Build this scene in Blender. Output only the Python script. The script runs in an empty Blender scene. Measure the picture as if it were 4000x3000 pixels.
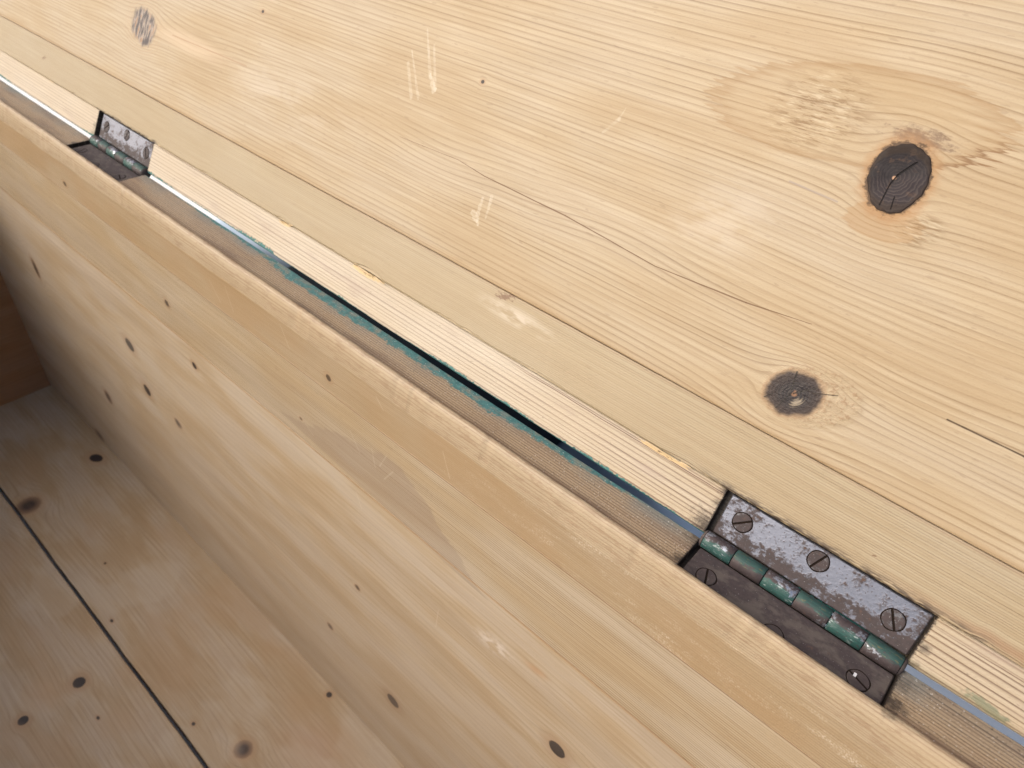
import bpy, bmesh, math, random
from mathutils import Vector, Matrix
random.seed(7)
C = bpy.context.scene.collection
scn = bpy.context.scene

# ------------------------------------------------------------------ camera
cam_d = bpy.data.cameras.new('camera')
cam = bpy.data.objects.new('camera', cam_d); C.objects.link(cam); scn.camera = cam
RX, RY, RZ = (0.7435452, 0.6649272, 0.0707980), (0.4659888, -0.4393100, -0.7680242), (-0.4795779, 0.6040518, -0.6364955)
M = Matrix(((RX[0], -RY[0], -RZ[0]), (RX[1], -RY[1], -RZ[1]), (RX[2], -RY[2], -RZ[2]))).to_4x4()
M.translation = Vector((0.04908357, -0.19115617, 0.21752883))
cam.matrix_world = M
cam_d.sensor_width = 36; cam_d.lens = 2778.594 / 4000 * 36
cam_d.clip_start = 0.01; cam_d.clip_end = 500
cam_d.dof.use_dof = True; cam_d.dof.focus_distance = 0.285; cam_d.dof.aperture_fstop = 25.0 / 1.25

# ------------------------------------------------------------------ light
SUN = Vector((-0.47, -0.60, 0.57)).normalized()         # towards the light
elev = math.asin(SUN.z); az = math.atan2(SUN.x, SUN.y)
w = bpy.data.worlds.new('World'); scn.world = w; w.use_nodes = True
nt = w.node_tree; bg = nt.nodes['Background']
sky = nt.nodes.new('ShaderNodeTexSky'); sky.sky_type = 'NISHITA'; sky.sun_disc = False
sky.sun_elevation = elev; sky.sun_rotation = az
sky.air_density = 1.0; sky.dust_density = 6.0; sky.ozone_density = 1.0
nt.links.new(sky.outputs[0], bg.inputs[0]); bg.inputs[1].default_value = 0.15
sd = bpy.data.lights.new('sun', 'SUN'); sd.energy = 1.35; sd.angle = math.radians(58); sd.color = (1.0, 0.945, 0.86)
so = bpy.data.objects.new('sun', sd); C.objects.link(so)
so.rotation_euler = SUN.to_track_quat('Z', 'Y').to_euler(); so.location = (-2, -1.5, 2)
scn.view_settings.view_transform = 'Standard'; scn.view_settings.look = 'None'
scn.view_settings.gamma = 1; scn.view_settings.exposure = 0.25
scn.cycles.max_bounces = 5; scn.cycles.diffuse_bounces = 3; scn.cycles.glossy_bounces = 2

# ------------------------------------------------------------------ small node language
class G:
    """one material's node tree; values are floats or sockets"""
    def __init__(s, name):
        s.m = bpy.data.materials.new(name); s.m.use_nodes = True; s.t = s.m.node_tree
        s.b = s.t.nodes['Principled BSDF']
        uv = s.t.nodes.new('ShaderNodeUVMap'); uv.uv_map = 'UVMap'
        sp = s.t.nodes.new('ShaderNodeSeparateXYZ'); s.t.links.new(uv.outputs[0], sp.inputs[0])
        s.x = V(s, sp.outputs[0]); s.v = V(s, sp.outputs[1])
    def put(s, sock, val):
        if isinstance(val, V): val = val.o
        if isinstance(val, (int, float)):
            sock.default_value = val
        elif isinstance(val, tuple):
            sock.default_value = val if len(val) == len(sock.default_value) else (*val, 1)
        else: s.t.links.new(val, sock)
    def math(s, op, *a):
        n = s.t.nodes.new('ShaderNodeMath'); n.operation = op
        for i, q in enumerate(a): s.put(n.inputs[i], q)
        return V(s, n.outputs[0])
    def noise(s, x, y, z=0.0, detail=2.0, rough=0.5, scale=1.0):
        c = s.t.nodes.new('ShaderNodeCombineXYZ')
        n = s.t.nodes.new('ShaderNodeTexNoise')
        if not isinstance(z, V):                      # plane noise, shifted by its seed
            n.noise_dimensions = '2D'; x = x + z * 13.7; y = y + z * 5.3; z = 0.0
        for i, q in enumerate((x, y, z)): s.put(c.inputs[i], q)
        n.inputs['Scale'].default_value = scale
        n.inputs['Detail'].default_value = detail; n.inputs['Roughness'].default_value = rough
        s.t.links.new(c.outputs[0], n.inputs['Vector'])
        return V(s, n.outputs[0])
    def step(s, a, b, x):
        n = s.t.nodes.new('ShaderNodeMapRange'); n.interpolation_type = 'SMOOTHSTEP'
        if isinstance(a, (int, float)) and isinstance(b, (int, float)) and a > b:
            s.put(n.inputs[0], x); n.inputs[1].default_value = b; n.inputs[2].default_value = a
            n.inputs[3].default_value = 1; n.inputs[4].default_value = 0
        else:
            s.put(n.inputs[0], x); s.put(n.inputs[1], a); s.put(n.inputs[2], b)
        return V(s, n.outputs[0])
    def mix(s, f, a, b, mode='MIX'):
        n = s.t.nodes.new('ShaderNodeMix'); n.data_type = 'RGBA'; n.blend_type = mode
        s.put(n.inputs[0], f); s.put(n.inputs[6], a); s.put(n.inputs[7], b)
        return V(s, n.outputs[2])
    def ellm(s, cx, cy, p, q):
        det = p[0] * q[1] - p[1] * q[0]; ex, ey = s.x - cx, s.v - cy
        a = ex * (q[1] / det) - ey * (q[0] / det); b = ey * (p[0] / det) - ex * (p[1] / det)
        return (a * a + b * b).sqrt()
    def bump(s, h, strength=1.0, dist=0.0005):
        n = s.t.nodes.new('ShaderNodeBump'); n.inputs['Strength'].default_value = strength
        n.inputs['Distance'].default_value = dist; s.put(n.inputs['Height'], h)
        s.t.links.new(n.outputs[0], s.b.inputs['Normal'])
    def group(s, key, ins):
        """small shared node groups keep the trees short"""
        tree = bpy.data.node_groups.get(key) or make_group(key)
        n = s.t.nodes.new('ShaderNodeGroup'); n.node_tree = tree
        for k, q in enumerate(ins): s.put(n.inputs[k], q)
        return n
    def seg(s, p, q):
        """distance to a segment and position 0..1 along it, in the board's own plane"""
        dx, dy = q[0] - p[0], q[1] - p[1]
        n = s.group('segment', (s.x, s.v, p[0], p[1], dx, dy, 1.0 / (dx * dx + dy * dy)))
        return V(s, n.outputs[0]), V(s, n.outputs[1])
    def ell(s, cx, cy, rx, ry, ang=0.0, x=None, v=None):
        c, d = math.cos(ang), math.sin(ang)
        return V(s, s.group('ellipse', (s.x, s.v, cx, cy, c / rx, d / rx, -d / ry, c / ry)).outputs[0])
    def ellm(s, cx, cy, p, q):
        det = p[0] * q[1] - p[1] * q[0]
        return V(s, s.group('ellipse', (s.x, s.v, cx, cy, q[1] / det, -q[0] / det, -p[1] / det, p[0] / det)).outputs[0])
    def bump(s, h, strength=1.0, dist=0.0005):
        n = s.t.nodes.new('ShaderNodeBump'); n.inputs['Strength'].default_value = strength
        n.inputs['Distance'].default_value = dist; s.put(n.inputs['Height'], h)
        s.t.links.new(n.outputs[0], s.b.inputs['Normal'])
    def seg(s, p, q):
        """distance to a segment and position 0..1 along it, in the board's own plane"""
        dx, dy = q[0] - p[0], q[1] - p[1]; l2 = dx * dx + dy * dy
        ex, ey = s.x - p[0], s.v - p[1]
        t = mx(mn((ex * dx + ey * dy) / l2, 1.0), 0.0)
        a, b = ex - t * dx, ey - t * dy
        return (a * a + b * b).sqrt(), t
    def ell(s, cx, cy, rx, ry, ang=0.0, x=None, v=None):
        ex, ey = (x if x is not None else s.x) - cx, (v if v is not None else s.v) - cy
        c, d = math.cos(ang), math.sin(ang)
        a = (ex * c + ey * d) / rx; b = (ey * c - ex * d) / ry
        return (a * a + b * b).sqrt()
def make_group(key):
    t = bpy.data.node_groups.new(key, 'ShaderNodeTree')
    names = ('x', 'v', 'px', 'py', 'dx', 'dy', 'k') if key == 'segment' else ('x', 'v', 'cx', 'cy', 'a', 'b', 'c', 'd')
    for q in names: t.interface.new_socket(q, in_out='INPUT', socket_type='NodeSocketFloat')
    for q in (('distance', 'along') if key == 'segment' else ('radius',)): t.interface.new_socket(q, in_out='OUTPUT', socket_type='NodeSocketFloat')
    gi, go = t.nodes.new('NodeGroupInput'), t.nodes.new('NodeGroupOutput')
    g = G.__new__(G); g.t = t; I = [V(g, gi.outputs[k]) for k in range(len(names))]
    if key == 'segment':
        x, v, px, py, dx, dy, k = I; ex, ey = x - px, v - py
        u = mx(mn((ex * dx + ey * dy) * k, 1.0), 0.0); a, b = ex - u * dx, ey - u * dy
        t.links.new((a * a + b * b).sqrt().o, go.inputs[0]); t.links.new(u.o, go.inputs[1])
    else:
        x, v, cx, cy, a, b, c, d = I; ex, ey = x - cx, v - cy; p, q = ex * a + ey * b, ex * c + ey * d
        t.links.new((p * p + q * q).sqrt().o, go.inputs[0])
    return t
class V:
    def __init__(s, g, o): s.g, s.o = g, o
    def __add__(s, b): return s if isinstance(b, float) and b == 0.0 else s.g.math('ADD', s, b)
    __radd__ = __add__
    def __sub__(s, b): return s.g.math('SUBTRACT', s, b)
    def __rsub__(s, b): return s.g.math('SUBTRACT', b, s)
    def __mul__(s, b): return s.g.math('MULTIPLY', s, b)
    __rmul__ = __mul__
    def __truediv__(s, b): return s.g.math('DIVIDE', s, b)
    def __rtruediv__(s, b): return s.g.math('DIVIDE', b, s)
    def sqrt(s): return s.g.math('SQRT', s)
    def fract(s): return s.g.math('FRACT', s)
    def abs(s): return s.g.math('ABSOLUTE', s)
    def sin(s): return s.g.math('SINE', s)
def mn(a, b): return (a if isinstance(a, V) else b).g.math('MINIMUM', a, b)
def mx(a, b): return (a if isinstance(a, V) else b).g.math('MAXIMUM', a, b)
def lin(r, g, b):
    f = lambda c: (c / 255 / 12.92) if c <= 10 else ((c / 255 + 0.055) / 1.055) ** 2.4
    return (f(r), f(g), f(b))

# ------------------------------------------------------------------ pine
def wood(name, early, late, sp, seed=0.0, knots=(), warp=0.0012, wfx=2.0, wfy=30.0, vary=3.0, vf=14.0,
         ring=0.55, extra=None, rough=0.45, spec=0.35, bumpk=1.0, mottle=0.5, band=None, fuzz=0.0):
    """knots: (x, v, r_along, r_across, angle, kind) kind: 'dark' 'soft' 'dot' 'flow'"""
    g = G(name); x, v = g.x, g.v
    fine = g.noise(x * 16.0, v * 620.0, seed, 4.0, 0.62)
    vv = v + (g.noise(x * wfx, v * wfy, seed + 3.1, 1.5) - 0.5) * (warp * 2)
    if band:                                            # a band of loose cathedral figure
        bc, bw, amp = band
        e = g.step(bw, 0.0, (v - bc).abs())
        vv = vv + e * (g.noise(x * 9.0, v * 16.0, seed + 9.0, 0.5) - 0.5) * amp
    kd = []
    for (kx, kv, ra, rc, an, kind) in knots:
        if kind == 'dark': ra, rc = ra * 0.84, rc * 0.84
        if kind == 'dot': ra, rc = ra * 0.75, rc * 0.75
        rr = g.ell(kx, kv, ra, rc, an)
        r2 = mx(rr * rr * (1.0 if kind == 'flow' else 0.42), 1.0)
        vv = vv - (v - kv) / r2 * (0.93 if kind != 'flow' else 0.75)
        kd.append((rr, kind))
    tt = vv / sp + g.noise(vv * vf, seed + 5.0, 0.0, 1.0) * vary
    ph = tt.fract()
    lw = g.step(0.40, 0.92, ph) * g.step(1.0, 0.95, ph); lw = lw * lw
    yr = g.noise(tt * 0.9, x * 0.8, seed + 1.0, 1.0)
    lw = lw * (yr * 1.9 - 0.15) * ring
    mot = g.noise(x * 11.0, v * 38.0, seed + 7.0, 3.0)
    col = g.mix(lw, early, late)
    col = g.mix(g.step(0.42, 0.72, mot) * mottle, col, tuple(c * k for c, k in zip(early, (0.86, 0.78, 0.66))))
    col = g.mix(g.step(0.56, 0.3, mot) * mottle * 0.55, col, tuple(min(1, c * k) for c, k in zip(early, (0.98, 1.04, 1.22))))
    col = g.mix(mx(mn((fine - 0.5) * 1.7 + 0.34, 1.0), 0.0), col, (0.78, 0.72, 0.64), 'MULTIPLY')
    speck = g.noise(x * 900.0, v * 2600.0, seed + 2.0, 1.0)
    col = g.mix(g.step(0.62, 0.80, speck) * 0.16, col, (0.5, 0.42, 0.34), 'MULTIPLY')
    # tiny pores and bits of dirt lying along the grain
    pore = g.step(0.74, 0.80, g.noise(x * 130.0, v * 700.0, seed + 12.0, 1.0))
    col = g.mix(pore * 0.22, col, (0.16, 0.10, 0.06))
    h = fine * 0.35 - lw * 0.35 + speck * (0.30 + fuzz)
    rg = g.noise(x * 20.0, v * 60.0, seed + 8.0, 2.0) * 0.25 + (rough - 0.12)
    for (rr, kind), (kx, kv, ra, rc, an, _) in zip(kd, knots):
        wob = rr + (g.noise(x * 300.0, v * 300.0, kx * 50, 2.0) - 0.5) * 0.16
        ang = (g.x - kx) / ra; anv = (g.v - kv) / rc
        if kind == 'dark':
            rings = ((rr * rr * 3.0 + g.noise(x * 90.0, v * 90.0, kx, 2.0)) * 5.0).fract()
            kc = g.mix(rings * 0.5, (0.022, 0.017, 0.018), (0.060, 0.046, 0.042))
            kc = g.mix(g.step(0.85, 1.1, rr), kc, (0.20, 0.12, 0.07))
            halo = g.step(2.7, 1.0, wob)
            col = g.mix(halo * 0.5, col, (0.34, 0.215, 0.125))
            col = g.mix(g.step(1.08, 0.92, wob), col, kc)
        elif kind == 'soft':
            rings = ((rr * 7.0 + g.noise(x * 60.0, v * 60.0, kx, 2.0) * 1.5)).fract()
            kc = g.mix(g.step(0.25, 1.0, rr), (0.045, 0.033, 0.030), (0.26, 0.165, 0.10))
            kc = g.mix(g.step(0.5, 1.0, rings) * 0.35, kc, (0.17, 0.115, 0.085))
            col = g.mix(g.step(1.8, 1.0, wob) * 0.35, col, (0.40, 0.25, 0.14))
            col = g.mix(g.step(1.12, 0.85, wob), col, kc)
        elif kind == 'dot':
            col = g.mix(g.step(2.4, 1.0, wob) * 0.5, col, (0.34, 0.20, 0.11))
            col = g.mix(g.step(1.15, 0.8, wob), col, (0.045, 0.034, 0.030))
    if extra:
        col, h, rg = extra(g, col, h, rg, vv, lw)
    g.put(g.b.inputs['Base Color'], col); g.put(g.b.inputs['Roughness'], rg)
    g.b.inputs['Specular IOR Level'].default_value = spec
    g.bump(h, 0.55 * bumpk, 0.00035)
    return g.m

PINE = (0.448, 0.366, 0.250); PINE_L = (0.17, 0.10, 0.045)

def lid_extra(g, col, h, rg, vv, lw):
    x, v = g.x, g.v
    # water stain round the big knot: ragged along the grain, darker rim
    rag = (g.noise(x * 50.0, v * 620.0, 1.0, 3.0, 0.6) - 0.5)
    lobe1 = g.ell(-0.026, 0.1595, 0.0505, 0.0165, 0.13) + rag * (g.step(0.01, 0.05, (x + 0.026).abs()) * 0.30 + 0.22)
    s1 = g.step(1.03, 0.97, lobe1)
    rim = g.step(0.80, 1.0, lobe1) * s1
    col = g.mix(s1 * 0.28, col, (0.36, 0.255, 0.13)); col = g.mix(rim * 0.45, col, (0.27, 0.165, 0.075))
    dk = g.step(0.90, 0.99, lobe1) * s1 * g.step(0.168, 0.160, v) * g.step(0.004, 0.012, x); col = g.mix(dk * 0.8, col, (0.17, 0.085, 0.035))
    l2 = g.ell(0.0015, 0.1305, 0.0125, 0.0062, 0.1) + rag * 0.4
    s2 = g.step(1.05, 0.95, l2); col = g.mix(s2 * 0.5, col, (0.33, 0.205, 0.095))
    # torn grain: short steps across the grain left by the plane
    tear = g.step(1.0, 0.35, g.ell(-0.036, 0.158, 0.024, 0.019, 0.3))
    tear = mx(tear, g.step(1.0, 0.5, g.ell(0.0125, 0.132, 0.009, 0.007, 0.4)) )
    tn = g.noise(x * 110.0, v * 900.0, 4.0, 3.0, 0.65)
    tcol = g.step(0.55, 0.62, tn) * tear
    col = g.mix(tcol * 0.60, col, (0.20, 0.12, 0.055)); col = g.mix(g.step(0.44, 0.34, tn) * tear * 0.30, col, (0.66, 0.58, 0.44))
    h = h + tn * tear * 2.2
    # dark smudge over the knot
    sm = g.step(1.0, 0.1, g.ell(0.0000, 0.1588, 0.0125, 0.0042, 0.05) + (g.noise(x * 200.0, v * 500.0, 82.0, 4.0, .75) - .5) * 2.6 + rag * 0.8)
    col = g.mix(sm * 0.75, col, (0.13, 0.075, 0.05))
    ka = g.ellm(-0.0009, 0.1452, (0.0078, 0.0054), (-0.0052, 0.00995)); kaw = ka + (g.noise(x * 260.0, v * 420.0, 81.0, 4.0, .7) - .5) * 0.45
    col = g.mix(g.step(1.5, 1.0, kaw) * 0.7, col, (0.33, 0.18, 0.075)); col = g.mix(g.step(1.12, 1.0, kaw) * 0.85, col, (0.045, 0.026, 0.016))
    # ring of pale curled grain and bark round the second knot
    bq = g.ellm(0.0085, 0.0676, (0.0168, 0.0062), (-0.0052, 0.0100)) + rag * 0.12
    bk = g.step(1.05, 0.85, bq)
    br = g.noise(x * 420.0, v * 520.0, 2.0, 3.0, 0.7)
    col = g.mix(bk * 0.45, col, (0.37, 0.285, 0.175)); col = g.mix(bk * g.step(0.52, 0.66, br) * 0.5, col, (0.25, 0.15, 0.08))
    h = h + bk * br * 2.2
    kb = g.ellm(0.0032, 0.0659, (0.0102, 0.0052), (-0.00435, 0.0083))
    kw = kb + (g.noise(x * 260.0, v * 260.0, 7.0, 2.0) - 0.5) * 0.22
    kr = ((kb * 9.0 + g.noise(x * 120.0, v * 120.0, 3.0, 2.0)).fract())
    kc = g.mix(g.step(0.3, 1.0, kw), (0.022, 0.018, 0.020), (0.055, 0.038, 0.032))
    kc = g.mix(g.step(0.6, 1.0, kr) * 0.22, kc, (0.13, 0.105, 0.088))
    kc = g.mix(g.step(1.0, 0.3, g.ell(0.0055, 0.0635, 0.0030, 0.0016, 0.9) + (kr - .5) * .6) * 0.7, kc, (0.36, 0.30, 0.22))
    kc = g.mix(g.step(0.13, 0.07, kw), kc, (0.22, 0.12, 0.07))
    col = g.mix(g.step(1.02, 0.95, kw) * 0.6, col, (0.33, 0.22, 0.13)); col = g.mix(g.step(0.98, 0.74, kw), col, kc)
    # knot at the upper left: silvery, streaked
    cq = g.ellm(-0.4824, 0.0889, (0.0165, 0.0025), (-0.0058, 0.0120))
    cw = cq + (g.noise(x * 200.0, v * 90.0, 5.0, 2.0) - 0.5) * 0.5
    cn = g.noise(x * 420.0, v * 110.0, 6.0, 3.0)
    cc = g.mix(g.step(0.4, 0.62, cn), (0.055, 0.05, 0.06), (0.33, 0.28, 0.24)); cc = g.mix(g.step(0.62, 0.70, cn), cc, (0.30, 0.15, 0.06))
    cring = ((cq * 5.5).fract()); cmask = g.step(1.65, 1.35, cq)
    col = g.mix(cmask * g.step(0.6, 1.0, cring) * 0.35, col, (0.42, 0.27, 0.16))
    col = g.mix(g.step(1.05, 0.75, cw) * 0.92, col, cc)
    tail = g.step(1.0, 0.2, g.ell(-0.425, 0.0905, 0.062, 0.0085, 0.0))
    col = g.mix(tail * 0.30, col, (0.68, 0.55, 0.42))
    # cracks
    pts = [(-0.2225, 0.0915), (-0.1818, 0.0928), (-0.1637, 0.0909), (-0.1149, 0.0897), (-0.0672, 0.0862), (-0.0275, 0.0880), (-0.0030, 0.0907)]
    wid = [0.00008, 0.00014, 0.00022, 0.00028, 0.00018, 0.00028, 0.00010]
    wig = (g.noise(x * 120.0, 0.3, 2.0, 2.0) - 0.5) * 0.0006
    for i in range(len(pts) - 1):
        dq, tq = g.seg(pts[i], pts[i + 1]); wq = tq * (wid[i + 1] - wid[i]) + wid[i]
        mq = g.step(1.5, 0.6, (dq + wig.abs() * 0.4) / wq)
        col = g.mix(mq * 0.85, col, (0.13, 0.065, 0.03))
    for p_, q_, wq, cq_, k_ in (((0.0488, 0.0808), (0.0717, 0.0806), 0.00030, (0.06, 0.035, 0.02), .95), ((0.0717, 0.0806), (0.10, 0.0800), 0.00034, (0.06, 0.035, 0.02), .95),
                      ((-0.0333, 0.1330), (-0.0151, 0.1319), 0.00034, (0.28, 0.24, 0.22), .6), ((0.0030, 0.0660), (0.0090, 0.0712), 0.00028, (0.02, 0.015, 0.012), .9),
                      ((0.0022, 0.0655), (0.0000, 0.0585), 0.00024, (0.02, 0.015, 0.012), .9), ((0.0020, 0.0660), (0.0005, 0.0735), 0.00026, (0.02, 0.015, 0.012), .95),
                      ((0.0085, 0.0690), (0.0165, 0.0722), 0.00018, (0.03, 0.02, 0.012), .9), ((-0.0035, 0.0625), (-0.0055, 0.0600), 0.00018, (0.02, 0.015, 0.012), .9),
                      ((-0.445, 0.0915), (-0.36, 0.0925), 0.00035, (0.30, 0.18, 0.10), .6)):
        dq, tq = g.seg(p_, q_); mq = g.step(1.5, 0.5, (dq + wig.abs() * 0.5) / wq)
        col = g.mix(mq * k_, col, cq_)
    # pale drips that ran down the lid
    for p_, q_, w0, w1, k_ in (((-0.2285, 0.1435), (-0.2160, 0.1225), 0.0004, 0.0011, .55), ((-0.2165, 0.1240), (-0.2112, 0.1180), 0.0009, 0.0015, .7),
                           ((-0.2205, 0.1372), (-0.2105, 0.1180), 0.0006, 0.0010, .5), ((-0.2340, 0.1320), (-0.2195, 0.1120), 0.0004, 0.0009, .5),
                           ((-0.2335, 0.1255), (-0.2240, 0.1110), 0.0009, 0.0010, .5), ((-0.1600, 0.0815), (-0.1595, 0.0735), 0.0008, 0.0012, .6),
                           ((-0.1620, 0.0735), (-0.1592, 0.0715), 0.0015, 0.0016, .9), ((-0.1555, 0.0838), (-0.1543, 0.0740), 0.0010, 0.0005, .6), ((-0.1585, 0.0718), (-0.1572, 0.0695), 0.0009, 0.0007, .7),
                           ((-0.1080, 0.1385), (-0.1090, 0.1335), 0.0002, 0.0006, .4), ((-0.1090, 0.1335), (-0.1137, 0.1265), 0.0009, 0.0005, .35)):
        dq, tq = g.seg(p_, q_); wq = tq * (w1 - w0) + w0
        mq = g.step(1.12, 0.82, dq / wq + (g.noise(x * 500.0, v * 500.0, 9.0, 2.0) - 0.5) * 1.3)
        col = g.mix(mq * k_ * 0.7 * (g.noise(x * 180.0, v * 240.0, 91.0, 3.0, .7) * 0.9 - 0.08), col, (0.74, 0.71, 0.62))
    # broad glossy sheen of the light, painted in as whitish patches
    hz = g.noise(x * 26.0, v * 70.0, 21.0, 4.0, 0.65)
    sheen = mx(g.step(1.0, 0.0, g.ell(-0.0500, 0.112, 0.035, 0.022, 0.4)), g.step(1.0, 0.0, g.ell(-0.32, 0.085, 0.10, 0.02, 0.0)) * 0.8)
    col = g.mix(sheen * g.step(0.40, 0.68, hz) * 0.24, col, (0.66, 0.62, 0.57))
    # honey-coloured edge beside the joint
    col = g.mix(g.step(0.0525, 0.0484, v + rag * 0.003) * 0.38, col, (0.33, 0.21, 0.10))
    return col, h, rg

def worn_specks(g, col, dens, c=(0.07, 0.05, 0.04), k=0.7, sx=260.0, sv=700.0, z=31.0):
    n = g.noise(g.x * sx, g.v * sv, z, 2.0)
    return g.mix(g.step(dens, dens + 0.05, n) * k, col, c)

def paint_mask(g, dist, width, z=3.0, rag=1.0):
    n = g.noise(g.x * 90.0, dist * 300.0, z, 4.0, 0.65); n2 = g.noise(g.x * 700.0, g.v * 900.0, z + 2, 2.0)
    return g.step(1.10, 0.86, dist / width + ((n - 0.5) * 1.3 + (n2 - 0.5) * 0.9) * rag)

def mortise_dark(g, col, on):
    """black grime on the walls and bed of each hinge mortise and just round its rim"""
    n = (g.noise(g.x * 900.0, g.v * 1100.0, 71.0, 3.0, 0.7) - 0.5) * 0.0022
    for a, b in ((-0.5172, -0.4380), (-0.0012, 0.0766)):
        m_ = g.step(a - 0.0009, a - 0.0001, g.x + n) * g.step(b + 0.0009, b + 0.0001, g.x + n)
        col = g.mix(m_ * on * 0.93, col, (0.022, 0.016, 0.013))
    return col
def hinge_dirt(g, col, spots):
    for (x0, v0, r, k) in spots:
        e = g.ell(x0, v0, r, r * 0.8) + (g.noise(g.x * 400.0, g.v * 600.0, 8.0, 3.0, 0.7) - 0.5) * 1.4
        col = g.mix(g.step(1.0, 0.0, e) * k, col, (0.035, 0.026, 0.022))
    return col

def strip1_extra(g, col, h, rg, vv, lw):
    x, v = g.x, g.v
    pale = g.step(0.05, -0.15, x)
    col = g.mix(pale * 0.25, col, (0.74, 0.68, 0.58))
    # cracks near the arris
    wob = (g.noise(x * 50.0, 1.0, 1.0, 2.0) - 0.5) * 0.0012
    for x0, x1, vc, k in ((-0.11, 0.0, 0.0198, .9), (-0.05, 0.0, 0.0192, .6), (-0.44, -0.33, 0.0209, .8), (0.078, 0.20, 0.0180, .75), (-0.12, -0.02, 0.0205, .35), (0.078, 0.2, 0.0150, .4)):
        m_ = g.step(0.00028, 0.00010, (v + wob * 0.6 - vc).abs()) * g.step(x0 - 0.01, x0 + 0.02, x) * g.step(x1 + 0.005, x1 - 0.003, x)
        col = g.mix(m_ * k, col, (0.12, 0.06, 0.04))
    col = worn_specks(g, col, 0.76, k=0.4)
    for cx_, cv_, cw_, ch_, ca_ in ((-0.214, 0.0208, 0.0125, 0.0016, 0.02), (-0.2865, 0.0212, 0.006, 0.0012, 0.1), (-0.03, 0.0206, 0.012, 0.0008, 0.0)):
        ce = g.ell(cx_, cv_, cw_, ch_, ca_) + (g.noise(x * 300.0, v * 900.0, 61.0, 3.0, .7) - .5) * 0.9
        col = g.mix(g.step(1.05, 0.85, ce) * 0.8, col, (0.60, 0.44, 0.22)); col = g.mix(g.step(0.55, 0.35, ce) * g.step(0.55, 0.6, g.noise(x * 500.0, v * 1500.0, 62.0, 2.0)) * 0.8, col, (0.14, 0.07, 0.035))
    # grubby patches
    gr = g.noise(x * 24.0, v * 110.0, 17.0, 3.0)
    col = g.mix(g.step(0.56, 0.78, gr) * 0.45, col, (0.36, 0.28, 0.23))
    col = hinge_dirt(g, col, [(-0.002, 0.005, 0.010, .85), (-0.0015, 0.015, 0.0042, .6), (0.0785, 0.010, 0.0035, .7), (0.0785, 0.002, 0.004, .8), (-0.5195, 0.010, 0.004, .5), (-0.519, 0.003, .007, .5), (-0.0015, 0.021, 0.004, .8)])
    col = mortise_dark(g, col, 1.0)
    e = g.noise(x * 14.0, 2.0, 2.0, 3.0) * 0.0034 - 0.0004; e = mx(e, 0.0003)
    pm = paint_mask(g, v - 0.0019, e, 3.0)
    teal = g.mix(g.noise(x * 240.0, v * 500.0, 2.0, 3.0), (0.008, 0.060, 0.066), (0.04, 0.23, 0.22))
    col = g.mix(pm * g.step(0.078, 0.05, x) * 0.95, col, teal)
    gp = g.step(1.05, 0.6, g.ell(0.1008, 0.0045, 0.0085, 0.0017, -0.08) + (g.noise(x * 500.0, v * 700.0, 3.0, 3.0) - 0.5) * 1.2)
    col = g.mix(gp * 0.55, col, (0.06, 0.12, 0.07))
    col = g.mix(g.step(0.0052, 0.0032, v + (gr - .5) * 0.004) * g.step(0.07, 0.08, x) * 0.45, col, (0.20, 0.17, 0.10))
    return col, h, rg

def strip2_extra(g, col, h, rg, vv, lw):
    x, v = g.x, g.v
    col = g.mix(g.step(0.1, -0.1, x) * 0.40, col, (0.385, 0.31, 0.20))
    col = g.mix(g.step(0.0462, 0.0482, v) * 0.35, col, (0.33, 0.22, 0.14))
    st = g.step(0.0032, 0.0, (v - 0.0243).abs() + (g.noise(x * 40.0, v * 90.0, 2.0, 2.0) - .5) * .003) * g.step(0.04, 0.11, x)
    col = g.mix(st * 0.6, col, (0.28, 0.155, 0.085))
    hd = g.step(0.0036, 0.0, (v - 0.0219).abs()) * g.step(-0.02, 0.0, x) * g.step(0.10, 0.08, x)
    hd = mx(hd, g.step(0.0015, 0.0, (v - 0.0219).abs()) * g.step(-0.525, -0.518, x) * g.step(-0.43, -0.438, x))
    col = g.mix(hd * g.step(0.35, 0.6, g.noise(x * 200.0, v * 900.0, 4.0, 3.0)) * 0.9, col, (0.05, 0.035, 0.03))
    for px, pv, r in ((-0.128, 0.0460, .006), (-0.6155, 0.0352, .004), (0.052, 0.0288, .0008)):
        q = g.step(1.0, 0.3, g.ell(px, pv, r, r * .35, 0.3) + (g.noise(x * 400.0, v * 900.0, 5.0, 2.0) - .5) * 2.2)
        col = g.mix(q * 0.8, col, (0.16, 0.085, 0.05))
    pale = g.step(1.0, 0.0, g.ell(-0.118, 0.040, 0.03, 0.006)) * g.step(0.4, 0.6, g.noise(x * 60.0, v * 200.0, 3.0, 3.0))
    col = g.mix(pale * 0.4, col, (0.78, 0.72, 0.64))
    return col, h, rg

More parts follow.
